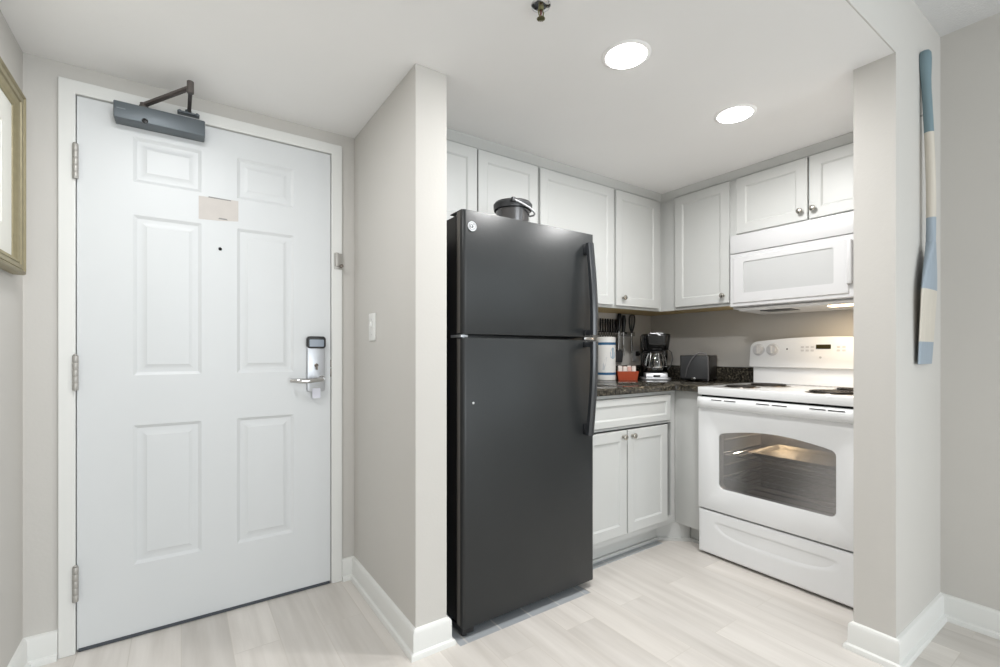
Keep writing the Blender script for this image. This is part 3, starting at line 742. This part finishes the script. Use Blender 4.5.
# oven door with arched window
wy0, wy1, wz0_, wz1_ = .832, 1.366, .378, .672
out = []
rr_ = .026
for cu, cv, a0 in ((wy0 + rr_, wz0_ + rr_, 180), (wy1 - rr_, wz0_ + rr_, 270)):
    for k in range(6): a = R(a0 + 18 * k); out.append((cu + rr_ * math.cos(a), cv + rr_ * math.sin(a)))
for k in range(6): a = R(0 + 14 * k); out.append((wy1 - rr_ + rr_ * math.cos(a), wz1_ - rr_ + rr_ * math.sin(a)))
for k in range(1, 20):
    q = k / 20; out.append((wy1 - rr_ + .004 - (wy1 - wy0 - 2 * rr_ + .008) * q, wz1_ + .001 + .030 * math.sin(math.pi * q)))
for k in range(6): a = R(110 + 14 * k); out.append((wy0 + rr_ + rr_ * math.cos(a), wz1_ - rr_ + rr_ * math.sin(a)))
b = B(); b.plate([(RY0, .2535), (RY1, .2535), (RY1, .857), (RY0, .857)], [out], 0, .050, plx, .0025)
od = b.build('oven_door', 'white', rg)
b = B(); b.plate(out, [], .006, .010, plx); lab(b.build('door_glass', 'ovenglass', od), 'arched oven window glass')
b = B()   # full width bulged handle
rows = []
hp = [(.0, .797), (-.008, .798), (-.020, .805), (-.027, .820), (-.028, .836), (-.024, .848), (-.015, .856), (.0, .8595), (.012, .8595)]
N = 28
for k in range(N + 1):
    q = k / N; y = RY0 + (RY1 - RY0) * q; f = min(1, (min(q, 1 - q) / .035) ** .6) if 0 < q < 1 else .35
    f = max(.35, f)
    rows.append([(RX + x * f, y, z) for x, z in hp])
vs = b.grid(rows)
for row in (vs[0], vs[-1]): b.bm.faces.new(row)
hd = b.build('handle', 'white', od, smooth=50)
for y0, y1 in ((1.392, 1.336), (1.322, 1.262), (1.160, 1.098), (1.085, 1.020), (.925, .862), (.852, .790)):
    b = B(); b.box(RX - .0265, RX - .015, y1, y0, .8462, .8500); b.build('vent_slot', 'darkgap', od)
# drawer with scooped smile-shaped pull
b = B(); rows = []; nu, nv = 80, 40; z0, z1 = .014, .2435
for i in range(nu + 1):
    y = RY0 + (RY1 - RY0) * i / nu; row = []
    q = (y - 1.108) / .285
    for j in range(nv + 1):
        z = z0 + (z1 - z0) * j / nv; d = 0
        if abs(q) < 1:
            top = .190; bot = .164 - .050 * (1 - q ** 4)
            if bot < z < top:
                f = (z - bot) / (top - bot); d = .022 * (f ** .9) * min(1, (1 - f) / .30) * min(1, (1 - abs(q)) * 5)
        ed = min(min(i, nu - i) / nu * (RY1 - RY0), min(j, nv - j) / nv * (z1 - z0)); d += .004 * max(0, 1 - ed / .006)
        row.append((RX + .004 + d, y, z))
    rows.append(row)
b.grid(rows)
b.box(RX + .0085, RX + .030, RY0, RY1, z0, z1)
b.build('storage_drawer', 'white', rg, smooth=50)
# cooktop
b = B(); b.plate(rrect(RX - .014, 2.935, RY0, RY1, .012, 4), [], .8705, .9125, lambda u, v, d: (u, v, d), .005); b.build('cooktop', 'white', rg)
def burner(x, y, r):
    b = B(); b.lathe([(r + .018, .9127), (r + .016, .9150), (r + .008, .9146), (r - .01, .9136), (.02, .9132), (0, .9132)], (x, y, 0), n=40, cap=False); p_ = b.build('burner', 'pan', rg)
    b = B(); pts = []; turns = 4 if r < .085 else 5
    for k in range(turns * 24 + 1):
        q = k / (turns * 24); a = q * turns * 2 * math.pi; rr2 = .018 + (r - .018) * q
        pts.append((x + rr2 * math.cos(a + 2.6), y + rr2 * math.sin(a + 2.6), .9185))
    b.tube(pts, .0036, 8)
    for k in range(3):
        a = k * 2.094 + .4; b.tube([(x, y, .9145), (x + r * math.cos(a), y + r * math.sin(a), .9145)], .0016, 6)
    b.build('coil', 'coil', p_)
burner(2.495, 1.322, .072); burner(2.735, 1.292, .090); burner(2.490, .890, .094); burner(2.740, .890, .072)
# backguard
b = B(); b.box(2.915, 2.960, RY0 + .008, RY1 - .010, .9125, 1.030, .006)
gp = [(RY0 - .004, 1.012), (RY1 + .004, 1.012)]
for k in range(7): a = R(0 + 13 * k); gp.append((RY1 - .042 - .006 + .042 * math.cos(a) + (.006 if k == 0 else .006 * (1 - k / 6)), 1.128 + .040 * math.sin(a)))
for k in range(1, 16): q = k / 16; gp.append((RY1 - .045 - (RY1 - RY0 - .09) * q, 1.168 + .020 * math.sin(math.pi * q)))
for k in range(7): a = R(102 + 13 * k); gp.append((RY0 + .042 + .006 + .042 * math.cos(a) - .006 * (k / 6), 1.128 + .040 * math.sin(a)))
b.plate(gp, [], 2.892, 2.962, lambda u, v, d: (d - (v - 1.012) * -.06, u, v), .005)
bg_ = b.build('backguard', 'white', rg)
gx = lambda z: 2.892 + (z - 1.012) * .06
for y in (1.431, 1.350, .858, .777):
    b = B(); b.lathe([(.036, -.001), (.0355, .003), (.031, .005), (.028, .006), (.0265, .020), (.023, .023), (0, .0235)], (gx(1.116), y, 1.116), '-x', 28, cap=False)
    b.box(gx(1.116) - .029, gx(1.116) - .016, y - .0045, y + .0045, 1.093, 1.139, .002); b.build('control_knob', 'whiteplastic', bg_)
b = B(); b.plate(rrect(1.050, 1.121, 1.119, 1.143, .002, 2), [], 0, .0025, lambda u, v, d: (gx(v) - d, u, v)); lab(b.build('clock_display', 'display', bg_), 'dark olive clock display')
b = B(); b.lathe([(.0045, 0), (.0045, .002), (0, .0025)], (gx(1.119), 1.270, 1.119), '-x', 12, cap=False); b.build('indicator_lamp', 'graphite', bg_)
for yy in (1.190, 1.165, 1.140, 1.015, .990):
    for zz in (1.105, 1.124): b = B(); b.plate(rrect(yy - .008, yy + .008, zz, zz + .011, .002, 2), [], 0, .0012, lambda u, v, d: (gx(v) - d, u, v)); b.build('key', 'whiteplastic', bg_)
b = B(); b.lathe([(.006, 0), (.006, .0015), (.0045, .002), (0, .0018)], (gx(1.072), 1.099, 1.072), '-x', 16, cap=False); b.build('maker_mark', 'print', bg_)

# ------------------------------------------------------------------ microwave
MX, MY0, MY1 = 2.625, .702, 1.458
mw = thing('microwave', 'white over-the-range microwave hung under the cabinet above the stove', 'microwave', (2.8, 1.08, 1.35))
plx = lambda u, v, d: (MX + d, u, v)
b = B(); b.box(MX + .03, 2.965, MY0 + .002, MY1 - .002, 1.350, 1.772, .003); b.build('microwave_body', 'whiteplastic', mw)
b = B(); b.plate([(MX + .022, 1.353), (MX + .034, 1.338), (2.95, 1.330), (2.95, 1.352), (MX + .030, 1.358)], [], MY0 + .01, MY1 - .035, lambda u, v, d: (u, d, v)); bp = b.build('underside_panel', mat('light_grey_underside', (206, 206, 206), .4), mw)
b = B(); b.box(2.69, 2.80, 1.16, 1.32, 1.3325, 1.3360); b.build('grease_filter', 'graphite', bp)
b = B(); b.box(2.69, 2.75, .87, .99, 1.3315, 1.3360, .001); lab(b.build('cooktop_lamp', 'warmlens', bp), 'lit lamp lens under the microwave')
area('cooktop_lamp_light', (2.72, .93, 1.328), (0, 0, 0), .06, 1.0, (1, .78, .52), .10)
b = B(); b.box(MX, MX + .035, MY0, MY1, 1.668, 1.772, .004)   # vent panel
for k in range(3): pass
b.build('vent_panel', 'whiteplastic', mw)
b = B(); b.box(MX + .004, MX + .035, MY0, .852, 1.362, 1.664, .004); cp = b.build('control_panel', 'whiteplastic', mw)
b = B(); b.box(MX + .002, MX + .006, .725, .835, 1.60, 1.635); b.build('display', 'display', cp)
for i in range(3):
    for j in range(5): b = B(); b.box(MX + .0025, MX + .006, .728 + i * .037, .758 + i * .037, 1.40 + j * .036, 1.425 + j * .036, .001); b.build('key', 'print', cp)
# door: stepped frame round a pale screen
b = B()
dy0, dy1, dz0, dz1 = .856, MY1, 1.362, 1.664
vs = b.rings(dy0, dy1, dz0, dz1, [(0, .034), (0, .003), (.003, 0), (.018, 0), (.020, -.004), (.023, -.006)], plx, cap=False)
b.plate([(dy0 + .023, dz0 + .023), (dy1 - .023, dz0 + .023), (dy1 - .023, dz1 - .023), (dy0 + .023, dz1 - .023)], [rrect(.938, 1.378, 1.437, 1.612, .006, 3)], -.006, .020, plx)
md = b.build('door', 'whiteplastic', mw)
b = B(); b.plate(rrect(.934, 1.382, 1.433, 1.616, .006, 3), [], -.002, .006, plx); lab(b.build('door_screen', 'mwglass', md), 'pale grey microwave window')
b = B(); b.plate(rrect(.860, .884, 1.425, 1.640, .010, 5), [], .002, -.022, plx, .006); b.build('handle', 'whiteplastic', md, smooth=50)

# ------------------------------------------------------------------ oar on the stub wall
OX = 2.335
oz = 1.057
oar = thing('oar', 'wooden oar painted with blue bands, hung upright on the stub wall', 'oar', (OX, YS0, oz))
def oy(z):   # centre line's stand-off from the wall along its length
    q = (z - oz) / 1.2
    return YS0 - (.013 + .018 * math.sin(max(0, min(1, q * 1.05)) * math.pi))
b = B(); rows = []
for k in range(23):
    q = k / 22; z = oz + .46 * q
    hw = .082 + .010 * math.sin(min(1, q / .55) * math.pi / 2) if q < .55 else .092 * (1 - ((q - .55) / .45) ** 1.6) + .0145 * ((q - .55) / .45) ** 1.6
    th = .0055 + .0085 * max(0, (q - .45) / .55)
    y = oy(z); row = []
    for i in range(16):
        a = 2 * math.pi * i / 16; ca, sa = math.cos(a), math.sin(a)
        row.append((OX + hw * math.copysign(abs(ca) ** .55, ca), y + th * math.copysign(abs(sa) ** .7, sa), z))
    rows.append(row)
vs = b.grid(rows, close_v=True)
for row in (vs[0], vs[-1]): b.bm.faces.new(row)
b.build('blade', 'oar', oar, smooth=60)
b = B(); b.tube([(OX, oy(oz + .45 + .61 * k / 10), oz + .45 + .61 * k / 10) for k in range(11)], .0145, 16); b.build('shaft', 'oar', oar)
b = B(); zz = [1.05, 1.08, 1.10, 1.13, 1.16, 1.18, 1.19, 1.195]; rr3 = [.0146, .0155, .017, .0195, .0205, .019, .014, .004]
b.tube([(OX, oy(oz + z), oz + z) for z in zz], rr3, 18); b.build('grip', 'oar', oar, smooth=60)
for z in (oz + .30, oz + .95): b = B(); b.tube([(OX, YS0 - .0005, z), (OX, oy(z) + .008, z)], .004, 8); b.build('wall_hook', 'steel', oar)

# ------------------------------------------------------------------ things on the counter
CZ = .9152
# paper roll in printed wrap
r0 = .066; rx, ry = 2.334, 2.148
pr = thing('paper_towel_roll', 'white wrapped paper towel roll with blue bands standing on the counter', 'paper towel', (rx, ry, CZ))
b = B()
zsr = [0, .004, .035, .036, .052, .053, .232, .233, .250, .251, .282, .286]
rsr = [r0 - .004, r0] + [r0] * 8 + [r0, r0 - .006]
for a in range(len(zsr) - 1):
    b.mi = 1 if (zsr[a], zsr[a + 1]) in ((.036, .052), (.233, .250)) else 0
    b.lathe([(rsr[a], CZ + zsr[a]), (rsr[a + 1], CZ + zsr[a + 1])], (rx, ry, 0), n=48, cap=False)
b.mi = 0; b.lathe([(rsr[-1], CZ + .286), (.03, CZ + .288), (.018, CZ + .283), (.018, CZ + .2)], (rx, ry, 0), n=48, cap=False)
def patch(a0, z0, pts, mi):   # printed leaf shape wrapped on the roll
    b.mi = mi; row = []
    for s_, zz in pts: a = R(a0) + s_ / r0; row.append((rx + (r0 + .0006) * math.cos(a), ry + (r0 + .0006) * math.sin(a), CZ + z0 + zz))
    b.ngon(row)
base = -130
patch(base + 38, .150, [(-.018, 0), (.0, -.010), (.018, 0), (.021, .03), (.010, .058), (0, .068), (-.012, .056), (-.021, .03)], 2)
patch(base + 30, .085, [(-.02, 0), (.028, .002), (.028, .007), (-.02, .005)], 3)
patch(base + 30, .125, [(-.024, 0), (.024, .002), (.024, .006), (-.024, .004)], 3)
patch(base - 14, .070, [(-.012, 0), (0, -.004), (.008, .03), (.018, .085), (.003, .068), (-.009, .04)], 3)
bmesh.ops.remove_doubles(b.bm, verts=b.bm.verts[:], dist=.0001)
b.build('wrapped_roll', ['roll', 'blue', 'paleblue', 'palegrey'], pr, smooth=40)

# red caddy with sachets
ca = R(-40)
tr = thing('sachet_tray', 'orange-red tray of white sachets beside the paper towel roll', 'tray', (2.468, 2.080, CZ), ca)
b = B()
def fr_(hw, hd, z): return [(-hw, -hd, z), (hw, -hd, z), (hw, hd, z), (-hw, hd, z)]
vs = b.grid([fr_(.060, .036, 0), fr_(.070, .044, .058), fr_(.067, .041, .058), fr_(.057, .033, .004)], close_v=True); b.bm.faces.new(vs[0]); b.bm.faces.new(vs[-1])
b.build('tray_body', 'red', tr, local=True, smooth=0)
for k in range(8):
    bb = B(); x = -.045 + (k % 4) * .030; y = -.017 + .030 * (k // 4)
    bb.box(-.0125, .0125, -.003, .003, 0, .078 + .014 * random.random(), .0015); bb.xform(Matrix.Translation((x, y, .010)) @ Matrix.Rotation(random.uniform(-.03, .03), 4, 'Y') @ Matrix.Rotation(random.uniform(-.12, .12), 4, 'X'))
    o = bb.build('sachet', 'pink' if k in (2, 5) else 'sachet')
    o.matrix_world = Matrix.Translation((2.468, 2.080, CZ)) @ Matrix.Rotation(ca, 4, 'Z')
    nm = ['leftmost', 'second', 'third', 'rightmost'][k % 4]
    tag(o, ('pink' if k in (2, 5) else 'white') + ' paper sachet, %s in the %s row of the orange-red tray' % (nm, 'front' if k < 4 else 'back'), 'sachet', 'sachets in the tray')

# coffee maker
cm = thing('coffee_maker', 'black drip coffee maker with glass carafe in the counter corner', 'coffee maker', (2.690, 2.025, CZ), R(-47))
b = B(); b.plate(rrect(-.095, .095, -.125, .095, .035, 6), [], 0, .014, lambda u, v, d: (u, v, d), .004); b.plate([(-.070, -.123), (.070, -.123), (.078, -.02), (-.078, -.02)], [], .012, .048, lambda u, v, d: (u, v + (d - .012) * .35 * (v < -.1), d), .006)
b.build('base', 'satin', cm, local=True)
b = B(); b.box(-.022, .022, -.124, -.112, .020, .034, .003); b.build('power_switch', 'black', cm, local=True)
b = B(); b.lathe([(.062, .046), (.062, .052), (.055, .054), (0, .054)], (0, -.045, 0), n=32, cap=False); b.build('warming_plate', 'black', cm, local=True)
b = B(); b.plate(rrect(-.088, .088, .030, .095, .02, 5), [], .010, .300, lambda u, v, d: (u * (1 + .06 * (d - .01) / .29), v, d), .004); b.build('water_tank', 'gloss', cm, local=True)
b = B(); rows = []
for z, hw, y0 in ((.198, .074, -.100), (.204, .082, -.108), (.250, .088, -.112), (.292, .094, -.116), (.302, .094, -.116), (.308, .088, -.110)):
    rows.append([(u * hw / .1, -.02 + (v * (-.02 - y0) / .1 if v < 0 else v * .055 / .1), z) for u, v in rrect(-.1, .1, -.1, .1, .05, 6)])
vs = b.grid(rows, close_v=True); b.bm.faces.new(vs[0]); b.bm.faces.new(vs[-1]); b.build('filter_housing', 'gloss', cm, local=True, smooth=50)
b = B(); b.box(-.045, .045, -.110, -.080, .304, .314, .004); lab(b.build('lid_tab', 'satin', cm, local=True), 'silver lid tab')
cy_ = -.045
b = B(); b.lathe([(.054, .0545), (.068, .060), (.0760, .085), (.0755, .108), (.066, .145), (.054, .176), (.050, .188)], (0, cy_, 0), n=40, cap=False); cf = b.build('carafe', 'clear', cm, local=True)
b = B(); b.lathe([(.054, .176), (.056, .178), (.056, .192), (.048, .197), (0, .197)], (0, cy_, 0), n=36, cap=False)
b.tube([(-.048, cy_ - .018, .182), (-.075, cy_ - .045, .184), (-.092, cy_ - .058, .170), (-.094, cy_ - .060, .130), (-.086, cy_ - .054, .098), (-.064, cy_ - .036, .088)], [.007, .008, .008, .008, .007, .006], 10)
b.build('carafe_collar_and_handle', 'black', cf, local=True)
b = B(); b.lathe([(.0764, .080), (.0775, .081), (.0775, .090), (.0764, .091)], (0, cy_, 0), n=40, cap=False)
for k in range(6):
    a = R(-150 + k * 24); b.tube([(.055 * math.cos(a), cy_ + .055 * math.sin(a), .178), (.068 * math.cos(a), cy_ + .068 * math.sin(a), .145), (.0768 * math.cos(a), cy_ + .0768 * math.sin(a), .108), (.0772 * math.cos(a), cy_ + .0772 * math.sin(a), .085)], .0024, 6)
b.build('carafe_band', 'steel', cf, local=True)
b = B(); b.tube([(.090, .070, .06), (.112, .060, .09), (.124, .050, .14), (.116, .052, .185), (.095, .070, .205)], .003, 8); b.build('power_cord', 'cord', cm, local=True)
# black plug and lead on the back wall
pg = thing('power_plug', 'black plug and lead in the wall behind the coffee maker', 'plug', (2.815, YD, 1.09))
b = B(); b.box(2.790, 2.812, YD - .034, YD - .0062, 1.072, 1.108, .005); b.box(2.794, 2.808, YD - .050, YD - .032, 1.076, 1.096, .004); b.build('plug_body', 'black', pg)
b = B(); b.tube([(2.801, YD - .046, 1.082), (2.800, YD - .060, 1.060), (2.805, YD - .058, 1.02), (2.815, YD - .045, .97), (2.820, YD - .04, .922)], .003, 8); b.build('lead', 'black', pg)
ol = thing('wall_outlet', 'pale wall outlet plate behind the coffee maker with a black plug', 'outlet', (2.801, YD, 1.09))
b = B(); b.plate(rrect(2.766, 2.836, 1.032, 1.148, .005, 3), [], YD, YD - .006, lambda u, v, d: (u, d, v), .002); b.build('cover_plate', 'whiteplastic', ol)
b = B(); b.box(2.786, 2.816, YD - .0075, YD - .005, 1.042, 1.070, .001); b.build('socket', 'whiteplastic', ol)

# toaster
tt = thing('toaster', 'dark grey two-slice toaster beside the stove', 'toaster', (2.800, 1.765, CZ), R(20))
b = B(); b.plate(rrect(-.125, .125, -.089, .089, .014, 5), [rrect(-.10, .10, -.050, -.020, .006, 2), rrect(-.10, .10, .020, .050, .006, 2)], .010, .165, lambda u, v, d: (u, v, d), .006); b.build('shell', mat('toaster_black', (17, 16, 16), .4), tt, local=True)
b = B(); b.plate(rrect(-.082, .082, .018, .160, .008, 4), [], -.1245, -.1275, lambda u, v, d: (d, u, v), .001); lab(b.build('end_panel', 'graphite', tt, local=True), 'smooth grey end panel')
b = B(); b.box(-.10, .10, -.052, -.018, .03, .06); b.box(-.10, .10, .018, .052, .03, .06); b.build('slot_floor', 'darkgap', tt, local=True)
b = B(); b.box(-.142, -.127, -.012, .016, .012, .026, .004); lab(b.build('crumb_tray_pull', 'steel', tt, local=True), 'silver crumb tray pull')
for x in (-.10, .10):
    for y in (-.065, .065):
        b = B(); b.lathe([(.010, 0), (.010, .012)], (x, y, 0), n=12); b.build('foot', 'black', tt, local=True)
b = B(); b.tube([(-.134, .052, .028), (-.142, .040, .08), (-.140, .020, .130), (-.135, -.005, .165), (-.128, -.035, .182), (-.127, -.066, .176), (-.134, -.082, .155), (-.136, -.084, .10), (-.136, -.084, .05), (-.134, -.084, .006)], .0036, 10); b.build('power_cord', 'cord', tt, local=True)

# wall strip with knives and utensils
ZS = 1.236
st = tag(B().box(2.375, 2.775, YD - .016, YD - .0008, ZS - .016, ZS + .012, .003).build('magnetic_strip', 'steel'), 'steel magnetic strip on the back wall holding knives and utensils', 'knife rack')
recenter(st, (2.575, YD, ZS))
def make_knife():
    t = bpy.data.objects.new('kitchen_knife', None); t.empty_display_size = .03; COL.objects.link(t)
    b = B(); b.plate([(-.0055, .004), (.0055, .004), (.0066, .05), (.0062, .090), (.004, .100), (-.005, .100), (-.0066, .085), (-.0054, .04)], [], -.005, .005, lambda u, v, d: (u, d, v), .002); b.build('handle', 'gloss', t, local=True)
    b = B(); b.plate([(-.009, .006), (.008, .006), (.009, -.02), (.008, -.10), (-.002, -.135), (-.009, -.10)], [], -.001, .001, lambda u, v, d: (u, d, v)); b.build('blade', 'steel', t, local=True)
    return t
kn = make_knife()
nm = ['leftmost', 'second from the left', 'third from the left', 'fourth from the left', 'fourth from the right', 'third from the right', 'second from the right', 'rightmost']
for i in range(8):
    if i == 0: o = kn
    else:
        o = kn.copy(); COL.objects.link(o)
        for ch in kn.children: c = ch.copy(); COL.objects.link(c); c.parent = o
    o.location = (2.397 + i * .0252, YD - .026, ZS)
    tag(o, 'black-handled knife, %s in the row above the paper towel roll' % nm[i], 'knife', 'knives on the wall strip')
yy = YD - .024
u = thing('spatula', 'spatula with long black handle and black blade hanging right of the knives', 'utensil', (2.582, yy, ZS))
b = B(); b.tube([(2.598, yy, 1.392), (2.596, yy, 1.36), (2.593, yy, 1.30), (2.590, yy, 1.25)], [.010, .015, .015, .009], 12); b.build('handle', 'black', u)
b = B(); b.tube([(2.590, yy, 1.252), (2.586, yy - .002, 1.17), (2.585, yy, 1.112)], .0042, 8); b.build('neck', 'steel', u)
b = B(); b.plate([(2.554, 1.030), (2.622, 1.026), (2.632, 1.085), (2.617, 1.120), (2.562, 1.122), (2.548, 1.09)], [], yy - .003, yy + .003, lambda a, c, d: (a, d, c), .002); b.build('blade', 'graphite', u)
u = thing('serving_fork', 'black-handled serving fork hanging between the spatula and whisk', 'utensil', (2.640, yy, ZS))
b = B(); b.tube([(2.644, yy, 1.368), (2.643, yy, 1.33), (2.640, yy, 1.245)], [.011, .016, .010], 12); b.build('handle', 'black', u)
b = B(); b.tube([(2.640, yy, 1.248), (2.638, yy, 1.15)], .004, 8)
for dx in (-.009, .009): b.tube([(2.638, yy, 1.152), (2.638 + dx, yy, 1.135), (2.638 + dx, yy, 1.075)], .0028, 8)
b.build('tines', 'steel', u)
u = thing('whisk', 'wire whisk hanging loops up beside the black-handled utensils', 'utensil', (2.707, yy - .012, ZS))
b = B()
for k in range(4):
    a = math.pi * k / 4; pts = []
    for j in range(17):
        q = j / 16; ang = math.pi * (1.5 - 2 * q) if False else 2 * math.pi * q
        wv = .034 * math.sin(math.pi * q * 2) if False else 0
        th = math.pi * 2 * q; s_ = math.sin(th / 2) ** 1.3
        side = math.copysign(1, .5 - q) * .046 * (math.sin(th / 2) ** .9) * (abs(math.cos(th / 2)) ** .55)
        pts.append((2.710 + side * math.cos(a) + .006 * s_, yy - .014 + side * math.sin(a) * .6, 1.236 + .138 * s_))
    b.tube(pts, .0028, 6)
b.build('wire_loops', 'graphite', u)
b = B(); b.tube([(2.710, yy - .014, 1.238), (2.712, yy - .014, 1.16), (2.714, yy - .014, 1.095)], [.006, .0075, .006], 12); b.build('handle', 'steel', u)
